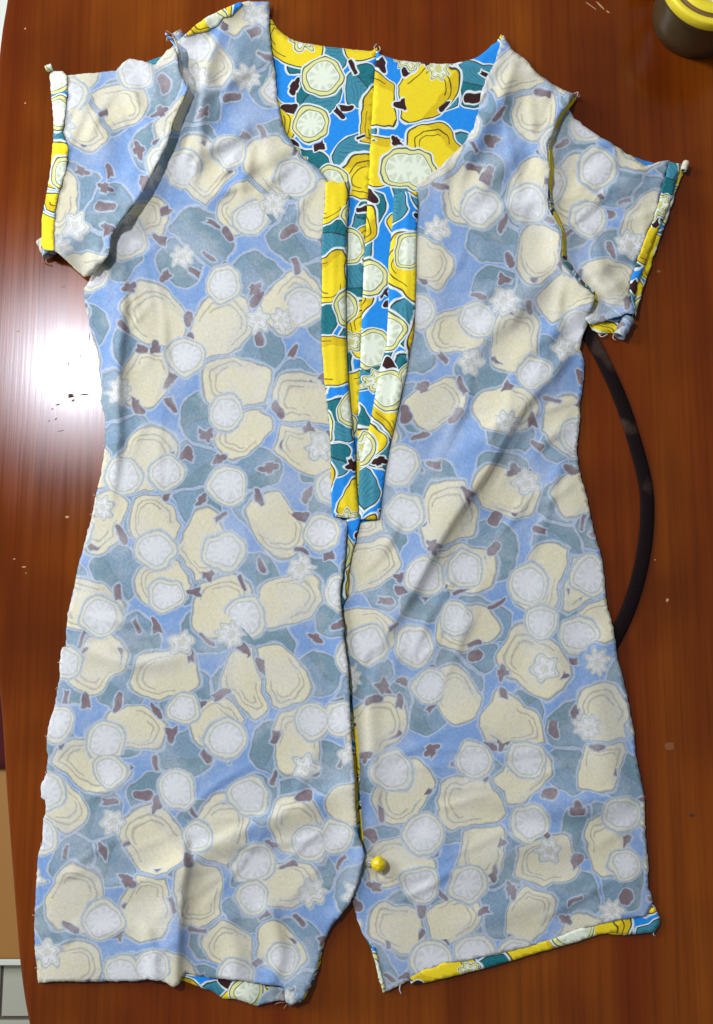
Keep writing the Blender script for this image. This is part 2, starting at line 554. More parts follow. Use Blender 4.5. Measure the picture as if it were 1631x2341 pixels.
def flake(name, px, py, w, h, ang, mat, seed, zz=0.00012):
    r = random.Random(seed)
    n = 11
    c = at(px, py)
    vs = []
    for k in range(n):
        th = 2 * math.pi * k / n
        rr = 0.6 + 0.5 * r.random()
        a, b_ = math.cos(th) * w * rr, math.sin(th) * h * rr
        vs.append((c[0] + (a * math.cos(ang) - b_ * math.sin(ang)) * PX, c[1] + (a * math.sin(ang) + b_ * math.cos(ang)) * PX, zz))
    return mesh_obj(name, vs, [tuple(range(n))], mat, table, smooth=False)
marks = [  # px, py, half length, half width, angle, light?
    (1372, 12, 16, 2.6, -0.85, 1), (1352, 14, 20, 1.6, -0.7, 1), (1390, 27, 5, 2.5, -0.6, 1),
    (162, 905, 9, 6, 0.1, 0), (168, 915, 5, 3, 0.4, 0), (193, 902, 12, 1.6, 0.05, 0), (132, 925, 6, 1.8, 0.2, 0), (120, 935, 4, 1.4, 0.6, 0),
    (128, 958, 4, 1.4, 0.7, 0), (113, 962, 3, 1.0, 0.7, 0), (42, 757, 4, 2.0, 0.5, 1), (154, 1182, 6, 3.0, 0, 1),
    (55, 1296, 6, 2.0, 0, 1), (33, 1278, 4, 1.6, 0, 1), (120, 864, 16, 0.7, 0.02, 0), (157, 830, 1.2, 6, 0, 0), (185, 815, 1.0, 8, 0, 0),
    (172, 848, 1.0, 7, 0.1, 0), (1531, 1706, 13, 12, 0, 2), (1582, 1864, 7, 5, 0, 0), (1526, 1372, 4, 4, 0.5, 1), (1498, 1280, 2, 2, 0, 1),
    (1506, 620, 6, 4, 0, 2), (58, 66, 2.5, 3, 0, 1), (58, 236, 2.5, 2.5, 0, 1), (145, 655, 6, 3, 0, 2), (200, 845, 8, 0.7, 0.02, 0),
    (205, 770, 0.8, 12, 0, 0), (140, 985, 10, 0.8, 0.2, 0), (60, 1310, 2, 1.5, 0, 1), (1015, 60, 0.8, 40, 0.0, 0)]
STAIN = plain('pale_stain', rgb(132, 78, 44), 0.45, var=0.12, scale=300)
for i, mk in enumerate(marks):
    if mk[5] == 0: flake('dent', *mk[:5], DENT, i)
    elif mk[5] == 1: flake('scratch', *mk[:5], CHIP, i)
    else: flake('stain', *mk[:5], STAIN, i)

# ------------------------------------------------------------------ cloth height model (survey pixels -> metres)
_wd = {}
def waves(P, wl, seed, n=7):
    key = (wl, seed)
    if key not in _wd:
        r = np.random.default_rng(seed)
        th = r.uniform(0, math.pi, n); ph = r.uniform(0, 6.28, n)
        k = 2 * math.pi / (wl * r.uniform(0.7, 1.5, n))
        _wd[key] = (th, ph, k)
    th, ph, k = _wd[key]
    s = np.zeros(len(P))
    for a, b_, c in zip(th, ph, k):
        s += np.sin((P[:, 0] * math.cos(a) + P[:, 1] * math.sin(a)) * c + b_)
    return s / math.sqrt(n)

def polydist(P, pts):
    """distance to polyline, sign (+ on its right-hand side in the picture when it runs downward -> screen left is +), t along"""
    pts = np.asarray(pts, float)
    best = np.full(len(P), 1e9); sg = np.zeros(len(P)); tt = np.zeros(len(P))
    L = np.r_[0, np.cumsum(np.hypot(*np.diff(pts, axis=0).T))]
    for i in range(len(pts) - 1):
        a, b_ = pts[i], pts[i + 1]
        e = b_ - a; l2 = (e * e).sum()
        t = np.clip(((P - a) @ e) / l2, 0, 1)
        q = a + t[:, None] * e
        d = np.hypot(P[:, 0] - q[:, 0], P[:, 1] - q[:, 1])
        cr = e[0] * (P[:, 1] - a[1]) - e[1] * (P[:, 0] - a[0])
        m = d < best
        best[m] = d[m]; sg[m] = np.sign(cr[m]); tt[m] = (L[i] + t[m] * math.sqrt(l2)) / L[-1]
    return best, sg, tt

def ridge(P, pts, h, wplus, wminus, taper=True, sharp=2.0):
    """for a line running DOWN the picture, 'plus' is the picture's left side, 'minus' its right side"""
    d, sg, t = polydist(P, catmull(pts, 5))
    w = np.where(sg >= 0, wplus, wminus)
    z = h * np.exp(-(d / w) ** sharp)
    if taper: z = z * np.clip(np.sin(np.pi * np.clip(t, 0.02, 0.98)), 0, 1) ** 0.6
    return z * MM

def resample(pts, step, jitter=0.0, seed=0, closed=True):
    pts = np.asarray(pts, float)
    if closed: pts = np.vstack([pts, pts[:1]])
    seg = np.hypot(*np.diff(pts, axis=0).T)
    out = []
    r = np.random.default_rng(seed)
    for i in range(len(seg)):
        n = max(1, int(round(seg[i] / step)))
        for k in range(n):
            out.append(pts[i] + (pts[i + 1] - pts[i]) * k / n)
    if not closed: out.append(pts[-1])
    out = np.array(out)
    if jitter:
        n = len(out)
        j = r.normal(0, jitter, (n, 2))
        j = (j + np.roll(j, 1, 0)) * 0.35
        q = np.arange(n) * step
        for ax in (0, 1):
            for wl in (33.0, 71.0, 19.0):
                j[:, ax] += jitter * 0.8 * np.sin(q / wl * 6.28 * r.uniform(0.8, 1.25) + r.uniform(0, 6.28)) * r.uniform(0.3, 1.0)
        out = out + j
    return out

def inside(P, poly):
    x, y = P[:, 0], P[:, 1]
    c = np.zeros(len(P), bool)
    n = len(poly)
    j = n - 1
    for i in range(n):
        xi, yi = poly[i]; xj, yj = poly[j]
        m = ((yi > y) != (yj > y))
        if m.any():
            xx = (xj - xi) * (y - yi) / ((yj - yi) if yj != yi else 1e-9) + xi
            c ^= m & (x < xx)
        j = i
    return c

def cloth_piece(name, poly, zfun, mats, parent, step=9.0, edge=6.0, jitter=0.8, seed=1,
                uv_off=(0, 0), uv_rot=0.0, thick=0.38, round_mm=0.08, smooth_outline=False):
    """a cut piece of cloth laid on the survey outline 'poly': dense triangles, real folds, real thickness"""
    ol = resample(poly, edge, jitter, seed)
    lo, hi = ol.min(0), ol.max(0)
    gx, gy = np.meshgrid(np.arange(lo[0], hi[0], step), np.arange(lo[1], hi[1], step * 0.87))
    gx = gx + ((np.arange(gx.shape[0]) % 2) * step * 0.5)[:, None]
    G = np.c_[gx.ravel(), gy.ravel()]
    G = G + np.random.default_rng(seed).uniform(-0.12, 0.12, G.shape) * step
    G = G[inside(G, ol)]
    d, _, _ = polydist(G, np.vstack([ol, ol[:1]]))
    G = G[d > edge * 0.7]
    n = len(ol)
    pts = [Vector(p) for p in ol] + [Vector(p) for p in G]
    edges = [(i, (i + 1) % n) for i in range(n)]
    vo, eo, fo, _, _, _ = delaunay_2d_cdt(pts, edges, [list(range(n))], 1, 1e-4)
    P = np.array([(v[0], v[1]) for v in vo])
    dd, _, _ = polydist(P, np.vstack([ol, ol[:1]]))
    z = zfun(P)
    z = z - round_mm * MM * np.exp(-dd / 5.0)
    V = at(P[:, 0], P[:, 1], 0.0).copy()
    # true height: keep the ground position, lift the point
    V3 = at(P[:, 0], P[:, 1], z)
    me = bpy.data.meshes.new(name)
    faces = [tuple(f_) for f_ in fo]
    # survey y runs down the picture, so flip to face up
    fixed = []
    for f_ in faces:
        a, b_, c = P[f_[0]], P[f_[1]], P[f_[2]]
        cr = (b_[0] - a[0]) * (c[1] - a[1]) - (b_[1] - a[1]) * (c[0] - a[0])
        fixed.append(f_ if cr < 0 else f_[::-1])
    me.from_pydata([tuple(v) for v in V3], [], fixed)
    me.update()
    me.polygons.foreach_set('use_smooth', [True] * len(me.polygons))
    ca, sa = math.cos(uv_rot), math.sin(uv_rot)
    U = np.c_[P[:, 0] * ca - P[:, 1] * sa + uv_off[0], P[:, 0] * sa + P[:, 1] * ca + uv_off[1]]
    ul = me.uv_layers.new(name='cloth')
    li = np.empty(len(me.loops), dtype=np.int32)
    me.loops.foreach_get('vertex_index', li)
    ul.data.foreach_set('uv', U[li].astype(np.float32).ravel())
    o = link_mesh(name, me, mats, parent)
    sm = o.modifiers.new('thickness', 'SOLIDIFY')
    sm.thickness = thick * MM
    sm.offset = -1
    if len(mats) > 1:
        sm.material_offset = 1
        sm.material_offset_rim = 1 if len(mats) < 3 else 2
    return o

# ------------------------------------------------------------------ the romper
romper = empty('romper', tuple(at(815, 1170)), 'unfinished blue and yellow print romper laid inside out with open front', 'romper')

# small soft creases: short, one-sided, gathered along the pull of the cloth
_cr = []
_r = random.Random(23)
def _crease_field(x0, x1, y0, y1, n, ang, spread, h):
    for _ in range(n):
        cx, cy = _r.uniform(x0, x1), _r.uniform(y0, y1)
        a = math.radians(ang + _r.gauss(0, spread)); L = _r.uniform(40, 130)
        dx, dy = math.cos(a) * L, math.sin(a) * L
        bend = _r.uniform(-14, 14)
        _cr.append(([(cx - dx, cy - dy), (cx - dy / L * bend, cy + dx / L * bend), (cx + dx, cy + dy)], h * _r.uniform(0.4, 1.0), _r.uniform(7, 20), _r.uniform(4, 9)))
_crease_field(420, 720, 60, 480, 22, 115, 30, 1.3)
_crease_field(980, 1280, 120, 560, 24, 125, 25, 1.3)
_crease_field(1000, 1340, 560, 1200, 26, 128, 16, 1.2)
_crease_field(860, 1100, 1150, 1550, 12, 118, 14, 1.0)
_crease_field(230, 420, 560, 1100, 12, 95, 20, 0.9)
_crease_field(130, 420, 1380, 1620, 10, 20, 20, 0.9)
_crease_field(130, 780, 1780, 2220, 22, 150, 26, 1.0)
_crease_field(880, 1460, 1700, 2100, 18, 165, 22, 1.0)
_crease_field(140, 400, 150, 600, 16, 110, 35, 1.2)
_crease_field(1290, 1520, 300, 720, 20, 140, 30, 1.4)
def creases(P):
    z = np.zeros(len(P))
    for pts, h, wp, wm in _cr:
        q = np.array(pts); lo = q.min(0) - 50; hi = q.max(0) + 50
        m = (P[:, 0] > lo[0]) & (P[:, 0] < hi[0]) & (P[:, 1] > lo[1]) & (P[:, 1] < hi[1])
        if m.any(): z[m] += ridge(P[m], pts, h, wp, wm)
    return z

def base(P):
    z = 2.5 * MM + 0.45 * MM * waves(P, 300, 1) + 0.12 * MM * waves(P, 110, 2) + 0.02 * MM * waves(P, 34, 3)
    return z + creases(P)

# --- survey of the outlines
side_left = [(205, 642), (192, 660), (192, 679), (200, 720), (207, 752), (214, 778), (223, 804), (228, 856), (233, 894), (230, 915),
             (240, 954), (241, 978), (240, 1020), (232, 1083), (219, 1135), (211, 1177), (199, 1222), (188, 1264), (179, 1295), (167, 1355),
             (161, 1384), (155, 1403), (152, 1441), (151, 1479), (143, 1480), (141, 1487), (136, 1515), (137, 1548), (132, 1573), (127, 1608),
             (119, 1635), (113, 1655), (107, 1685), (107, 1713), (110, 1725), (107, 1766), (94, 1796), (94, 1821), (104, 1831), (105, 1857),
             (99, 1877), (97, 1927), (88, 1953), (85, 1990), (83, 2028), (80, 2091), (79, 2129), (81, 2180), (85, 2215), (87, 2247)]
leg_left_bottom = [(87, 2247), (130, 2243), (195, 2244), (308, 2243), (338, 2238), (379, 2246), (397, 2257), (410, 2250), (414, 2236),
                   (424, 2224), (457, 2231), (485, 2236), (535, 2240), (580, 2247), (622, 2252), (650, 2257), (652, 2285), (667, 2299),
                   (692, 2285), (710, 2250), (725, 2212)]
inseam_left = [(732, 2185), (735, 2167), (745, 2144), (756, 2122), (775, 2097), (801, 2064), (818, 2020), (829, 1981)]
centre_left = [(834, 1955), (829, 1934), (820, 1912), (817, 1887), (813, 1850), (811, 1773), (805, 1701), (801, 1642), (799, 1570),
               (796, 1522), (790, 1480), (786, 1456), (788, 1428), (782, 1409), (778, 1362), (779, 1340), (788, 1297), (792, 1231), (795, 1194)]
placket_left = [(793, 1183), (762, 1181), (758, 1144), (757, 1048), (754, 972), (746, 895), (742, 872), (739, 818), (736, 799), (735, 732),
                (737, 644), (736, 562), (739, 513), (744, 460), (745, 417)]
neck_left = [(745, 404), (726, 383), (692, 359), (662, 318), (648, 290), (642, 265), (634, 225), (629, 164), (621, 112), (616, 70), (616, 37), (617, 4)]
shoulder_left = [(600, 3), (559, 3), (518, 18), (477, 38), (446, 59), (418, 84)]
arm_left = [(408, 112), (410, 164), (430, 202), (412, 241), (395, 282), (382, 328), (354, 384), (331, 430), (307, 466), (277, 502), (254, 538), (249, 579), (232, 600)]

side_right = [(1347, 735), (1329, 776), (1327, 801), (1336, 822), (1334, 877), (1326, 923), (1327, 953), (1319, 1024), (1322, 1065), (1347, 1156),
              (1352, 1192), (1378, 1283), (1383, 1339), (1388, 1384), (1403, 1435), (1408, 1475), (1411, 1500), (1426, 1556), (1436, 1601),
              (1449, 1667), (1454, 1728), (1464, 1774), (1474, 1824), (1476, 1906), (1483, 1982), (1482, 2027), (1494, 2062)]
hem_fold_right = [(1478, 2094), (1428, 2101), (1393, 2108), (1327, 2126), (1256, 2154), (1175, 2172), (1073, 2195), (1023, 2202), (972, 2220), (940, 2238)]
inseam_right = [(916, 2252), (876, 2270), (872, 2242), (861, 2200), (853, 2170), (845, 2154), (830, 2138), (820, 2108), (806, 2060)]
centre_right = [(812, 2000), (822, 1970), (832, 1948), (831, 1917), (826, 1857), (823, 1761), (819, 1690), (812, 1637), (806, 1606), (805, 1558), (798, 1527),
                (792, 1494), (787, 1430), (786, 1380), (798, 1334), (801, 1287), (812, 1242), (825, 1196), (845, 1192)]
placket_right = [(868, 1186), (874, 1135), (883, 1067), (897, 1000), (916, 914), (929, 857), (939, 795), (945, 770), (948, 742), (951, 644), (953, 526), (957, 471), (955, 438)]
neck_right = [(956, 419), (1007, 381), (1037, 351), (1064, 325), (1082, 295), (1094, 250), (1101, 209), (1112, 179), (1132, 140), (1143, 105), (1147, 82)]
shoulder_right = [(1151, 81), (1170, 112), (1205, 139), (1226, 165), (1256, 188), (1296, 208), (1317, 216)]
arm_right = [(1302, 233), (1279, 264), (1266, 299), (1253, 329), (1258, 385), (1253, 431), (1258, 476), (1271, 502), (1284, 537), (1286, 593),
             (1302, 616), (1327, 649), (1347, 664), (1362, 679), (1352, 710)]

# --- back (its printed face looks up through the open neck and front)
back_top_left = [(612, 30), (640, 72), (662, 87), (692, 98), (767, 109), (850, 117), (862, 108)]
back_top_right = [(862, 108), (868, 124), (910, 138), (985, 145), (1041, 145), (1079, 136), (1105, 121), (1135, 96), (1146, 78)]
back_seam = [(862, 108), (858, 200), (852, 302), (847, 400), (840, 522), (835, 605), (831, 722), (826, 860), (820, 1000), (812, 1180), (806, 1400), (812, 1640), (824, 1850), (832, 1990), (806, 2050)]
def inset(pts, dx, dy=0): return [(x + dx, y + dy) for x, y in pts]
left_leg_back = [(95, 2238), (250, 2236), (400, 2236), (422, 2243), (452, 2255), (485, 2265), (510, 2282), (545, 2285), (587, 2300), (610, 2290), (650, 2287),
                 (664, 2300), (694, 2287), (716, 2246), (732, 2205), (738, 2170), (752, 2126), (775, 2095)]
back_left = [(612, 30)] + back_top_left[1:] + back_seam[1:] + left_leg_back[::-1] + inset(side_left[::-1], 7) + \
            [(262, 560), (330, 440), (390, 300), (418, 200), (420, 110), (500, 40)]
zback = lambda P: 1.1 * MM + 0.12 * MM * waves(P, 150, 5)
def zback_l(P):
    # the loose hem of the left leg's back waves a little
    m = np.clip((P[:, 1] - 2215) / 40, 0, 1) * np.clip((P[:, 0] - 415) / 20, 0, 1)
    return zback(P) + m * (1.2 + 1.0 * np.sin(P[:, 0] / 17.0)) * MM + ridge(P, back_seam[:9], 0.4, 6, 2)
cloth_piece('back_half', back_left, zback_l, [VIVID, PALE, VIVID], romper, 12, 7, 0.6, 21, (40, 900), 0.05)
back_right = [(862, 108)] + back_top_right[1:] + [(1200, 160), (1300, 240), (1262, 330), (1266, 480), (1300, 600), (1340, 690)] + \
             inset(side_right[2:], -7) + [(1499, 2075), (1510, 2103), (1508, 2114), (1495, 2131), (1428, 2138), (1380, 2134), (1200, 2175), (980, 2236), (900, 2248),
             (874, 2262), (866, 2236), (852, 2176), (838, 2150)] + [(815, 2090), (804, 2052)] + inset(back_seam[::-1][1:-1], -3)
def zback_r(P): return zback(P) + 0.4 * MM + ridge(P, inset(back_seam[:9], 2), 0.6, 3, 6)
cloth_piece('back_half', back_right, zback_r, [VIVID, PALE, VIVID], romper, 12, 7, 0.6, 22, (1360, 220), -0.06)

# --- left front
def z_front_left(P):
    z = base(P) + 0.7 * MM
    z += ridge(P, [(279, 590), (283, 700), (272, 850), (270, 1000), (255, 1150)], 4.2, 34, 9)
    z += ridge(P, [(150, 1478), (220, 1490), (310, 1516), (420, 1500)], 2.4, 22, 9)
    z += ridge(P, [(425, 1975), (416, 2060), (409, 2150), (404, 2260)], 4.6, 46, 10, False)
    z += ridge(P, [(812, 1790), (700, 1838), (605, 1877), (492, 1930), (430, 1985)], 3.6, 14, 40)
    z += ridge(P, [(470, 1935), (400, 1985), (330, 2008), (240, 2030)], 2.6, 16, 34)
    z += ridge(P, centre_left[::-1], 3.0, 34, 5, False)
    z += ridge(P, [(834, 1962), (826, 1990), (805, 2055), (772, 2100)], 2.0, 22, 6, False)
    # shoulder folds
    z += ridge(P, [(520, 40), (480, 130), (462, 220), (445, 300), (400, 400)], 4.2, 10, 24)
    z += ridge(P, [(600, 260), (540, 310), (480, 340), (430, 400)], 3.2, 26, 18)
    z += ridge(P, [(660, 340), (590, 372), (500, 380)], 2.6, 22, 22)
    z += ridge(P, [(560, 60), (530, 170), (520, 240)], 1.8, 22, 22)
    z += ridge(P, [(640, 250), (610, 330), (640, 420)], 1.8, 18, 26)
    z += ridge(P, [(300, 640), (330, 760), (350, 860)], 1.3, 26, 26)
    z += ridge(P, [(180, 1300), (260, 1420), (300, 1600)], 1.4, 40, 30)
    z += ridge(P, [(600, 1350), (560, 1500), (500, 1640)], 1.0, 60, 60)
    z += ridge(P, [(690, 560), (640, 760), (660, 980)], 1.0, 50, 50)
    z += ridge(P, [(520, 2110), (540, 2180), (530, 2245)], 2.0, 22, 26, False)
    z += ridge(P, [(620, 2080), (640, 2180), (620, 2250)], 2.2, 24, 16, False)
    z += ridge(P, [(338, 2130), (350, 2190), (352, 2245)], 2.4, 20, 14, False)
    # rolled shoulder edge
    z += ridge(P, shoulder_left, 3.5, 8, 26, False)
    dseam, _, _ = polydist(P, arm_left)
    z -= 1.4 * MM * np.exp(-(dseam / 26.0) ** 2)
    dpl, _, _ = polydist(P, placket_left)
    k = np.exp(-(dpl / 26.0) ** 2)
    z = z * (1 - k) + 3.0 * MM * k
    # the hem corner by the inseam lifts off the back
    c = np.hypot(P[:, 0] - 690, P[:, 1] - 2270)
    z += 4.0 * MM * np.exp(-(c / 55.0) ** 2)
    de, _, _ = polydist(P, side_left)
    k = 0.8 * np.exp(-(de / 26.0) ** 2)
    z = z * (1 - k) + 1.9 * MM * k
    return np.maximum(z, 1.9 * MM)
front_left = side_left + leg_left_bottom[1:] + inseam_left + centre_left + inset(placket_left[1:], 5) + neck_left + shoulder_left + \
             inset(arm_left[:-1], -16, -4) + [(216, 606)]
cloth_piece('front_half', front_left, z_front_left, [PALE, VIVID, VIVID], romper, 8, 5, 0.7, 31, (0, 0), 0.0)

# --- right front
def z_front_right(P):
    z = base(P) + 0.2 * MM
    z += ridge(P, [(1335, 780), (1200, 930), (1115, 1075), (1030, 1200), (935, 1370), (862, 1480)], 5.5, 70, 9)
    z += ridge(P, [(1180, 940), (1100, 1000), (1020, 1060)], 2.0, 30, 24)
    z += ridge(P, [(880, 1480), (846, 1600), (842, 1800), (850, 1930)], 1.8, 12, 22)
    z += ridge(P, [(1050, 1800), (1200, 1842), (1330, 1850), (1460, 1830)], 3.0, 24, 60)
    z += ridge(P, [(1100, 1960), (1230, 1930), (1360, 1920)], 1.6, 30, 40)
    z += ridge(P, [(1000, 2130), (1200, 2070), (1440, 2010)], 1.8, 34, 34)
    z += ridge(P, [(1340, 1500), (1370, 1650), (1400, 1800)], 1.6, 34, 34)
    z += ridge(P, [(1240, 1400), (1280, 1550), (1240, 1700)], 1.6, 40, 40)
    z += ridge(P, [(1190, 140), (1125, 250), (1060, 350), (985, 410)], 4.2, 16, 30)
    z += ridge(P, [(1240, 240), (1190, 330), (1110, 420), (1040, 500)], 2.8, 24, 24)
    z += ridge(P, [(1250, 420), (1180, 470), (1080, 500)], 2.2, 18, 26)
    z += ridge(P, [(1280, 560), (1210, 680), (1120, 760), (1040, 860)], 2.8, 34, 24)
    z += ridge(P, [(1345, 690), (1260, 760), (1180, 830)], 2.6, 26, 16)
    z += ridge(P, [(1000, 500), (990, 650), (1000, 780)], 1.4, 30, 30)
    z += ridge(P, arm_right, 6.0, 30, 4, False)     # plus side lies towards the body
    dpl, _, _ = polydist(P, placket_right)
    k = np.exp(-(dpl / 30.0) ** 2)
    z = z * (1 - k) + 3.0 * MM * k
    dc, _, _ = polydist(P, centre_right)
    k = np.exp(-(dc / 24.0) ** 2)
    z = z * (1 - k) + 2.3 * MM * k
    de, _, _ = polydist(P, side_right)
    k = 0.8 * np.exp(-(de / 26.0) ** 2)
    z = z * (1 - k) + 2.1 * MM * k
    # lies over the cord's two ends
    for cx, cy in ((1392, 1462), (1340, 770)):
        z += 2.6 * MM * np.exp(-(np.hypot(P[:, 0] - cx, P[:, 1] - cy) / 34.0) ** 2)
    return np.maximum(z, 2.3 * MM)
front_right = side_right + hem_fold_right + inseam_right + centre_right + inset(placket_right, -5) + neck_right + shoulder_right + arm_right
cloth_piece('front_half', front_right, z_front_right, [PALE, VIVID, VIVID], romper, 8, 5, 0.7, 32, (2210, 35), 0.03)

# --- sleeves
sl_top = [(400, 106), (382, 115), (354, 149), (328, 139), (297, 134), (282, 143), (266, 161), (215, 167), (154, 172)]
sl_hem_in = [(154, 173), (154, 211), (147, 281), (143, 300), (157, 340), (152, 384), (138, 429), (126, 480), (123, 531), (124, 572)]
sl_hem_out = [(117, 162), (114, 173), (117, 205), (118, 226), (122, 262), (123, 292), (122, 316), (117, 375), (109, 431), (101, 471), (96, 501), (95, 546), (94, 566)]
sl_under = [(136, 581), (151, 594), (164, 607), (177, 619), (192, 634), (212, 628), (236, 600)]
def z_sleeve_left(P):
    z = base(P) + 1.0 * MM
    z += ridge(P, arm_left, 7.5, 40, 12, False, 1.3)
    z += ridge(P, [(300, 150), (310, 220), (340, 300), (330, 380)], 2.4, 24, 18)
    z += ridge(P, [(340, 150), (360, 220), (372, 290)], 2.4, 20, 16)
    z += ridge(P, [(160, 560), (200, 520), (250, 470)], 2.6, 18, 30)
    z += ridge(P, [(170, 210), (230, 300), (250, 400)], 1.8, 30, 24)
    z += ridge(P, [(150, 420), (210, 440), (270, 420)], 1.4, 24, 24)
    z += ridge(P, [(282, 140), (300, 136), (330, 140)], 3.0, 30, 10, False)
    d, _, _ = polydist(P, [(124, 572), (192, 634)])
    z += 11.0 * MM * np.exp(-((P[:, 0] - 120) / 60.0) ** 2 - ((P[:, 1] - 585) / 60.0) ** 2)
    return np.maximum(z, 2.2 * MM)
sleeve_left = sl_top + sl_hem_in[1:] + sl_under + [(249, 580), (254, 538), (277, 502), (307, 466), (331, 430), (354, 384), (382, 328), (395, 282), (412, 241), (430, 202), (412, 164)]
cloth_piece('sleeve', sleeve_left, z_sleeve_left, [PALE, VIVID, VIVID], romper, 7, 5, 0.7, 41, (500, 3000), 0.9)
def z_sl_hem(P):
    z = z_sleeve_left(P) + 0.9 * MM
    d, _, _ = polydist(P, sl_hem_out)
    return z - 1.6 * MM * np.exp(-(d / 7.0) ** 2) + 0.35 * MM * waves(P, 40, 61)
cloth_piece('sleeve_hem', [(143, 163)] + sl_hem_in + [(110, 572)] + sl_hem_out[::-1], z_sl_hem, [VIVID, PALE, PALE], romper, 6, 4, 0.6, 42, (900, 1500), 0.2)
# under layer of the sleeve
cloth_piece('sleeve_back', [(395, 120), (282, 160), (160, 185), (125, 200), (128, 300), (112, 440), (104, 540), (140, 570), (200, 628), (236, 592), (300, 470), (380, 320)],
            lambda P: 1.0 * MM + 0.1 * MM * waves(P, 90, 9), [VIVID, PALE, VIVID], romper, 14, 8, 0.5, 43, (300, 800), 0.4)

sr_top = [(1299, 243), (1312, 269), (1352, 299), (1418, 340), (1479, 380), (1504, 370), (1531, 366)]
sr_hem_in = [(1531, 370), (1514, 428), (1508, 456), (1496, 499), (1484, 525), (1462, 581), (1451, 615), (1443, 634), (1440, 660), (1445, 683), (1451, 703)]
sr_hem_mid = [(1556, 374), (1541, 438), (1526, 480), (1508, 520), (1496, 548), (1480, 592), (1466, 628), (1458, 650), (1452, 680), (1453, 706)]
sr_hem_out = [(1566, 379), (1561, 401), (1547, 432), (1539, 460), (1518, 524), (1512, 538), (1496, 581), (1488, 611), (1474, 648), (1467, 673), (1457, 703), (1453, 722)]
def z_sleeve_right(P):
    z = base(P) + 0.5 * MM
    z += ridge(P, [(1480, 385), (1420, 420), (1370, 440)], 3.2, 20, 26)
    z += ridge(P, [(1400, 360), (1340, 420), (1300, 470)], 2.4, 22, 22)
    z += ridge(P, [(1450, 560), (1400, 590), (1340, 600)], 2.4, 18, 24)
    z += ridge(P, [(1430, 640), (1390, 660), (1350, 640)], 3.0, 14, 22)
    z += ridge(P, [(1400, 690), (1370, 640), (1310, 580)], 2.4, 16, 16)
    z += ridge(P, [(1345, 560), (1380, 620), (1440, 700)], 2.2, 14, 14)
    d, _, _ = polydist(P, arm_right)
    z -= 0.8 * MM * np.exp(-(d / 26.0) ** 2)
    z += 5.0 * MM * np.exp(-((P[:, 0] - 1430) / 50.0) ** 2 - ((P[:, 1] - 730) / 45.0) ** 2)
    z += 2.5 * MM * np.exp(-(np.hypot(P[:, 0] - 1340, P[:, 1] - 750) / 40.0) ** 2)
    return np.maximum(z, 2.0 * MM)
sleeve_right = sr_top + sr_hem_in[1:] + [(1452, 717), (1435, 716), (1418, 722), (1386, 732), (1352, 742), (1338, 730)] + inset(arm_right[::-1], -14, 4)[1:-1]
cloth_piece('sleeve', sleeve_right, z_sleeve_right, [PALE, VIVID, VIVID], romper, 7, 5, 0.8, 51, (4100, 700), -0.8)
def z_sr_hem(P):
    z = z_sleeve_right(P) + 0.9 * MM
    d, _, _ = polydist(P, sr_hem_mid)
    return z + 0.3 * MM * waves(P, 40, 71) - 0.5 * MM * np.exp(-(d / 5.0) ** 2)
cloth_piece('sleeve_hem', sr_hem_in[:1] + sr_hem_mid + sr_hem_in[:0:-1], z_sr_hem, [VIVID, PALE, PALE], romper, 6, 4, 0.6, 52, (900, 2600), -0.3)
def z_sr_hem2(P):
    return np.maximum(z_sleeve_right(P) - 0.9 * MM + 0.3 * MM * waves(P, 30, 72), 1.6 * MM)
cloth_piece('sleeve_hem', inset(sr_hem_mid, -4) + sr_hem_out[::-1], z_sr_hem2, [VIVID, PALE, PALE], romper, 6, 4, 1.0, 53, (2900, 1400), -0.3)
cloth_piece('sleeve_back', [(1290, 260), (1420, 350), (1535, 385), (1520, 500), (1470, 650), (1446, 728), (1436, 752), (1404, 762), (1372, 764), (1348, 752), (1330, 700), (1275, 520), (1262, 380)],
            lambda P: 1.0 * MM + 0.1 * MM * waves(P, 90, 8) + 0.7 * MM * (P[:, 1] > 720) * (1 + np.sin(P[:, 0] / 9.0)), [VIVID, PALE, VIVID], romper, 12, 7, 0.8, 54, (700, 4100), 0.4)

# --- rolled ends of the sleeve hems
def roll(name, px, py, ang, length, rad, mats, z0, turns=1.2, seed=0):
    """a short curl of cloth: an open scroll, printed face outward"""
    n, m = 26, 8
    c = at(px, py, 0)
    vs, fs, uv = [], [], []
    for j in range(m):
        s = (j / (m - 1) - 0.5) * length
        wob = 1 + 0.10 * math.sin(j * 1.9 + seed)
        for i in range(n):
            th = turns * 2 * math.pi * i / (n - 1) - 0.6
            rr = rad * wob * (1.0 - 0.25 * i / (n - 1))
            lx = rr * math.cos(th); lz = rr * math.sin(th)
            x = s * math.cos(ang) - lx * math.sin(ang)
            y = s * math.sin(ang) + lx * math.cos(ang)
            vs.append((c[0] + x * PX, c[1] + y * PX, z0 + (rad + lz) * PX))
            uv.append((th * rad + seed * 77, s + seed * 31))
    for j in range(m - 1):
        for i in range(n - 1):
            fs.append((j * n + i, (j + 1) * n + i, (j + 1) * n + i + 1, j * n + i + 1))
    o = mesh_obj(name, vs, fs, mats, romper)
    ul = o.data.uv_layers.new(name='cloth')
    for lp in o.data.loops:
        ul.data[lp.index].uv = uv[lp.vertex_index]
    sm = o.modifiers.new('thickness', 'SOLIDIFY'); sm.thickness = 0.5 * MM; sm.offset = 0
    sm.material_offset = 1; sm.material_offset_rim = 1
    return o
roll('hem_curl', 110, 574, math.radians(-65), 40, 15, [PALE, PALE], 0.6 * MM, 1.15, 1)
roll('hem_curl', 1423, 754, math.radians(60), 50, 14, [PALE, PALE], 0.6 * MM, 1.2, 2)
roll('hem_curl', 118, 166, math.radians(20), 16, 7, [PALE, VIVID], 3.0 * MM, 1.1, 3)
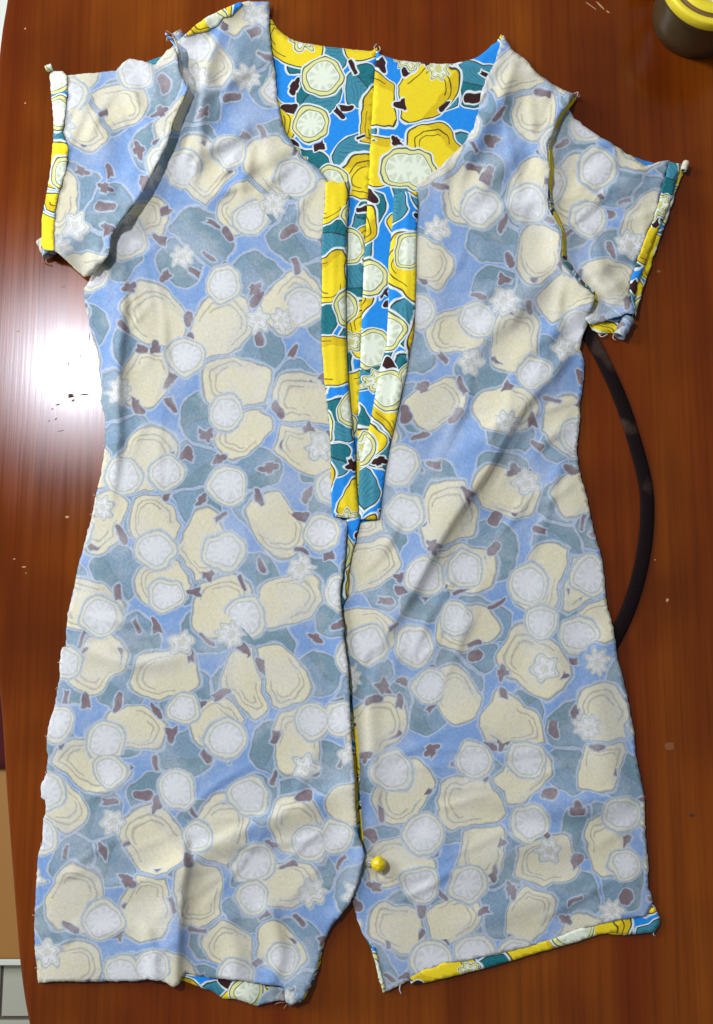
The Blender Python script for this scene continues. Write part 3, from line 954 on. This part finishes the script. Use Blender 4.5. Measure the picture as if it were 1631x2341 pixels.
roll('hem_curl', 1561, 388, math.radians(70), 24, 7, [VIVID, PALE], 2.6 * MM, 1.1, 4)

# --- armhole seam allowance, standing up between sleeve and body
def strip(name, line, ztop, zbot, shift, mats, seed, uvo, wav=0.0):
    L = catmull(line, 6)
    n = len(L); m = 5
    vs, fs, uv = [], [], []
    r = np.random.default_rng(seed)
    s = np.r_[0, np.cumsum(np.hypot(*np.diff(L, axis=0).T))]
    for i in range(n):
        t = L[min(i + 1, n - 1)] - L[max(i - 1, 0)]; t = t / (np.hypot(*t) + 1e-9)
        nn = np.array([-t[1], t[0]])           # towards the picture's left for a downward line
        fade = min(1.0, 0.35 + 3.0 * min(i, n - 1 - i) / n)
        wv = wav * math.sin(s[i] / 19.0 + seed) + 0.4 * wav * math.sin(s[i] / 7.3)
        for j in range(m):
            k = j / (m - 1)
            off = -(shift * k * k) - wv * (1 - k)
            p = L[i] + nn * off + r.normal(0, 0.6, 2) * (j == 0)
            z = (ztop * fade) * (1 - k) + zbot * k
            v = at(p[0], p[1], z)
            vs.append(tuple(v)); uv.append((s[i] + uvo[0], k * 30 + uvo[1]))
    for i in range(n - 1):
        for j in range(m - 1):
            fs.append((i * m + j, (i + 1) * m + j, (i + 1) * m + j + 1, i * m + j + 1))
    o = mesh_obj(name, vs, fs, mats, romper)
    ul = o.data.uv_layers.new(name='cloth')
    for lp in o.data.loops:
        ul.data[lp.index].uv = uv[lp.vertex_index]
    sm = o.modifiers.new('thickness', 'SOLIDIFY'); sm.thickness = 0.5 * MM; sm.offset = 0
    return o
strip('seam_allowance', [(392, 78)] + arm_left[:-1], 9.5 * MM, 2.2 * MM, 24, [PALE], 3, (100, 4000), 2.0)
strip('seam_allowance', inset([(384, 74)] + arm_left[:-1], -2, 0), 9.0 * MM, 4.5 * MM, -5, [VIVID], 5, (700, 5200), 2.2)
strip('seam_allowance', [(1314, 216)] + arm_right, 8.4 * MM, 2.0 * MM, 9, [VIVID], 7, (1800, 4700), 2.0)
strip('seam_allowance', inset([(1310, 215)] + arm_right, -2), 9.2 * MM, 5.5 * MM, -4, [PALE], 9, (400, 5000), 2.2)
# overlocking stitches along the left seam
sid = 0
for k in (3, 5, 7, 9, 12, 13, 15, 21, 24, 27, 33, 36, 40, 45, 47):
    L = catmull(arm_left, 5)
    if k + 1 >= len(L): break
    a, b_ = L[k], L[k] + (L[k + 1] - L[k]) * (0.5 + 0.5 * random.random())
    tube('stitch', [at(a[0] - 3, a[1], 9.8 * MM), at((a[0] + b_[0]) / 2 - 2, (a[1] + b_[1]) / 2, 10.3 * MM), at(b_[0] - 3, b_[1], 9.6 * MM)], 0.33 * MM, THREADK, romper, 6)

# --- front facings (printed face up) either side of the opening
fl_in = [(797, 413), (797, 448), (795, 520), (793, 585), (791, 683), (793, 799), (797, 876), (806, 972), (812, 1029), (815, 1100), (822, 1186)]
def z_facing_l(P):
    z = 3.9 * MM + 0.15 * MM * waves(P, 70, 12)
    z += ridge(P, inset(fl_in[1:], -26), 0.5, 10, 3, False)
    d, _, _ = polydist(P, fl_in)
    return z - 1.0 * MM * np.exp(-(d / 5.0) ** 2)
cloth_piece('front_facing', placket_left[1:] + [(746, 417), (760, 413), (775, 418)] + fl_in, z_facing_l, [VIVID, PALE, VIVID], romper, 7, 5, 0.3, 61, (130, 2400), 0.0)
fr_in = [(920, 438), (900, 446), (897, 520), (889, 595), (888, 703), (884, 790), (872, 830), (866, 857), (856, 915), (846, 972), (824, 1048), (820, 1110), (822, 1187)]
def z_facing_r(P):
    z = 3.8 * MM + 0.15 * MM * waves(P, 70, 13)
    z += ridge(P, [(930, 440), (928, 600), (920, 790), (890, 960), (860, 1060), (850, 1180)], 0.8, 4, 12, False)
    d, _, _ = polydist(P, fr_in)
    return z - 1.0 * MM * np.exp(-(d / 5.0) ** 2)
cloth_piece('front_facing', [(858, 1188)] + placket_right + fr_in, z_facing_r, [VIVID, PALE, VIVID], romper, 7, 5, 0.3, 62, (3300, 2450), 0.04)
# tail of the facing under the opening
cloth_piece('facing_tail', [(793, 1180), (826, 1184), (818, 1212), (812, 1242), (805, 1265), (801, 1290), (797, 1310), (797, 1340), (795, 1362), (784, 1384), (780, 1362),
            (781, 1340), (789, 1297), (793, 1231)], lambda P: 3.6 * MM + 0.2 * MM * waves(P, 40, 14), [VIVID, PALE, VIVID], romper, 6, 4, 0.3, 63, (900, 3400), 0.0)
# hem of the right leg, turned up
hem_r_bottom = [(940, 2250), (972, 2247), (1063, 2225), (1124, 2210), (1226, 2179), (1317, 2154), (1367, 2137), (1403, 2131), (1428, 2138), (1497, 2131), (1509, 2112), (1510, 2100), (1496, 2074)]
def z_hem_r(P):
    d, _, _ = polydist(P, hem_r_bottom[:-2])
    return 2.5 * MM + 0.15 * MM * waves(P, 90, 15) - 0.2 * MM * np.exp(-(d / 7.0) ** 2)
cloth_piece('leg_hem', inset(hem_fold_right[::-1], 0, -4) + [(1484, 2080)] + hem_r_bottom[::-1], z_hem_r, [VIVID, PALE, PALE], romper, 7, 5, 0.6, 64, (2100, 1900), 0.2)
# turned edge of the right inseam and the lifted corner of the left hem
cloth_piece('inseam_edge', [(851, 2164), (858, 2166), (866, 2200), (876, 2240), (882, 2266), (874, 2262), (868, 2236), (859, 2206), (853, 2180)],
            lambda P: 3.7 * MM + 0 * P[:, 0], [VIVID], romper, 6, 4, 0.5, 65, (5000, 300), 0.0)
cloth_piece('hem_turnup', [(587, 2300), (600, 2272), (622, 2256), (650, 2258), (652, 2287), (628, 2288), (606, 2294)],
            lambda P: 3.4 * MM + 0.5 * MM * waves(P, 40, 16), [PALE, VIVID, PALE], romper, 6, 4, 0.6, 66, (300, 700), 0.6)

# left shoulder edge strip, its vivid print standing in for shade, and the pinched tab under the pin
cloth_piece('shaded_shoulder_edge', [(420, 84), (446, 58), (477, 37), (518, 17), (552, 4), (556, 9), (530, 36), (510, 40), (499, 57), (476, 69), (454, 75)],
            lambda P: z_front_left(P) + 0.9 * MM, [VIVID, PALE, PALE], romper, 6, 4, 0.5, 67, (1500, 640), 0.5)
cloth_piece('pinched_tab', [(832, 1952), (843, 1952), (856, 1962), (858, 1976), (846, 1984), (834, 1978)],
            lambda P: 3.4 * MM + 2.2 * MM * np.exp(-((P[:, 1] - 1966) / 8.0) ** 2), [PALE, PALE], romper, 5, 4, 0.5, 68, (60, 60), 0.0)

# --- loose threads
def thread(pts, z, mat, r=0.16):
    P = catmull([(p[0], p[1]) for p in pts], 5)
    n = len(P)
    return tube('loose_thread', [at(p[0], p[1], z * MM + 0.8 * MM * math.sin(3.1 * i / n)) for i, p in enumerate(P)], r * MM, mat, romper, 6)
thread([(400, 84), (388, 74), (380, 70)], 6, THREADB, 0.3)
thread([(402, 76), (412, 69), (418, 74)], 6, THREADB, 0.25)
thread([(398, 88), (384, 84), (382, 94)], 6, THREAD, 0.25)
thread([(392, 80), (383, 82), (384, 92)], 5, THREADK, 0.3)
thread([(860, 115), (856, 108), (862, 100)], 2, THREAD, 0.25)
thread([(866, 118), (870, 112), (867, 106)], 2, THREAD, 0.25)
thread([(1312, 214), (1322, 211), (1319, 221)], 4, THREAD, 0.25)
thread([(1314, 218), (1324, 222), (1326, 217)], 4, THREADB, 0.25)
thread([(652, 2292), (640, 2292), (629, 2296)], 1.5, THREADB, 0.25)
thread([(656, 2296), (652, 2302), (650, 2306)], 1.5, THREADB, 0.25)
thread([(916, 2250), (914, 2262), (918, 2272)], 2, THREAD, 0.3)
thread([(100, 588), (98, 596), (108, 602), (118, 605)], 1.2, THREADB, 0.25)
thread([(1368, 762), (1376, 770), (1390, 764)], 1.8, THREAD, 0.3)
thread([(1404, 762), (1402, 772), (1408, 778)], 1.8, THREAD, 0.25)
thread([(1497, 2128), (1494, 2136), (1499, 2140)], 1.2, THREAD, 0.2)
rr_ = random.Random(4)
for i in range(16):
    k = rr_.randrange(len(side_left) - 1)
    x, y = side_left[k]
    thread([(x + 3, y), (x - 1.5, y + rr_.uniform(-3, 3)), (x - 3 - 3 * rr_.random(), y + rr_.uniform(-6, 6))], 2.4, THREAD, 0.12)

# ------------------------------------------------------------------ the pin
ph = at(866, 1975, 6.5 * MM)
pin = empty('sewing_pin', (ph[0], ph[1], 2.5 * MM), 'sewing pin with a yellow ball head at the crotch of the romper', 'pin')
bm = bmesh.new()
bmesh.ops.create_icosphere(bm, subdivisions=4, radius=4.0 * MM)
for v in bm.verts:
    c = v.co.normalized()
    crease = math.exp(-((c.y + 0.12 + 0.18 * c.x) / 0.07) ** 2) * (0.55 + 0.45 * c.z)
    facet = 0.03 * math.cos(4 * math.atan2(c.y, c.x))
    v.co *= 1.0 - 0.07 * crease + facet
    v.co += Vector(ph)
bm_obj('pin_head', bm, PINY, pin)
tube('pin_shaft', [ph, at(846, 1972, 5.0 * MM), at(826, 1962, 3.0 * MM), at(806, 1955, 2.6 * MM)], 0.4 * MM, STEEL, pin, 8)

# ------------------------------------------------------------------ the dark cord
cl = [(1322, 735), (1352, 775), (1386, 838), (1420, 915), (1444, 985), (1466, 1062), (1478, 1120), (1480, 1180), (1474, 1250), (1460, 1320), (1438, 1390), (1412, 1448), (1392, 1484), (1382, 1500)]
cp = catmull(cl, 6)
cd = tube('dark_cord', [at(p[0], p[1], 0.95 * MM) - np.array([0, 0, 0.0]) for p in cp], 4.0 * MM, CORDM, None, 16, 0.22)
tag(cd, 'dark brown curved cord on the table right of the romper', 'cord')

# ------------------------------------------------------------------ jar at the upper right
LZ = 0.043
lc = at(1644, -62, LZ)
jar = empty('lidded_jar', (lc[0], lc[1], 0), 'round jar with a yellow lid at the upper right corner', 'jar')
JR = 0.0318
def frosted():
    m, nt, b = new_mat('smoky_plastic')
    tc = nt.nodes.new('ShaderNodeTexCoord')
    n = noise(nt, tc.outputs['Object'], 60, 3)
    nt.links.new(mixc(nt, n.outputs[0], rgb(78, 60, 30), rgb(112, 98, 68)), b.inputs['Base Color'])
    b.inputs['Roughness'].default_value = 0.3
    b.inputs['Transmission Weight'].default_value = 0.45
    return m
def lid_print():
    m, nt, b = new_mat('lid_print')
    tc = nt.nodes.new('ShaderNodeTexCoord')
    a = noise(nt, tc.outputs['Object'], 70, 2).outputs[0]
    mp = nt.nodes.new('ShaderNodeMapping'); mp.inputs['Location'].default_value = (4.1, 2.2, 0)
    nt.links.new(tc.outputs['Object'], mp.inputs['Vector'])
    a2 = noise(nt, mp.outputs[0], 95, 2).outputs[0]
    c = mixc(nt, E(nt, a).below(0.5, 0.05), rgb(232, 222, 205), rgb(214, 190, 140))
    c = mixc(nt, E(nt, a2).below(0.42, 0.04), c, rgb(72, 150, 112))
    c = mixc(nt, E(nt, a2).below(0.60, 0.03) - E(nt, a2).below(0.57, 0.03), c, rgb(92, 92, 100))
    nt.links.new(c, b.inputs['Base Color']); b.inputs['Roughness'].default_value = 0.35
    return m
T = LZ - 0.030
lathe('jar_body', [(0.0, 0.0005), (JR * 0.76, 0.0005), (JR * 0.82, 0.002), (JR * 0.86, 0.012), (JR * 0.92, 0.030), (JR * 0.94, 0.0375), (JR * 0.90, 0.0376), (JR * 0.80, 0.038), (0, 0.038)], frosted(), (lc[0], lc[1], 0), jar)
lid = lathe('lid', [(JR * 0.955, 0.0225), (JR * 0.99, 0.0228), (JR, 0.0236), (JR, 0.0288), (JR * 0.985, 0.0298), (JR * 0.90, 0.0300), (JR * 0.885, 0.0296)], YPLAS, (lc[0], lc[1], T), jar)
lathe('lid_groove', [(JR * 0.888, 0.0297), (JR * 0.885, 0.0286), (JR * 0.80, 0.0286), (JR * 0.795, 0.0297)], BROWNR, (lc[0], lc[1], T), lid)
lathe('lid_ring', [(JR * 0.797, 0.0292), (JR * 0.79, 0.0300), (JR * 0.58, 0.0300), (JR * 0.57, 0.0296)], YPLAS, (lc[0], lc[1], T), lid)
lathe('lid_picture', [(JR * 0.575, 0.0297), (0.0, 0.0297)], lid_print(), (lc[0], lc[1], T), lid)

# ------------------------------------------------------------------ plain flat dark box at the top edge
c0 = at(1440, 2, 0.0); c1 = at(1508, 8, 0.0)
case = tag(box_obj('black_box', (c0[0], c0[1] + 0.002, 0.0005), (c0[0] + 0.06, c0[1] + 0.05, 0.010), BLACK, None, 0.0015), 'black flat box at the top edge left of the yellow lidded jar', 'case')
case.rotation_euler = (0, 0, 0)
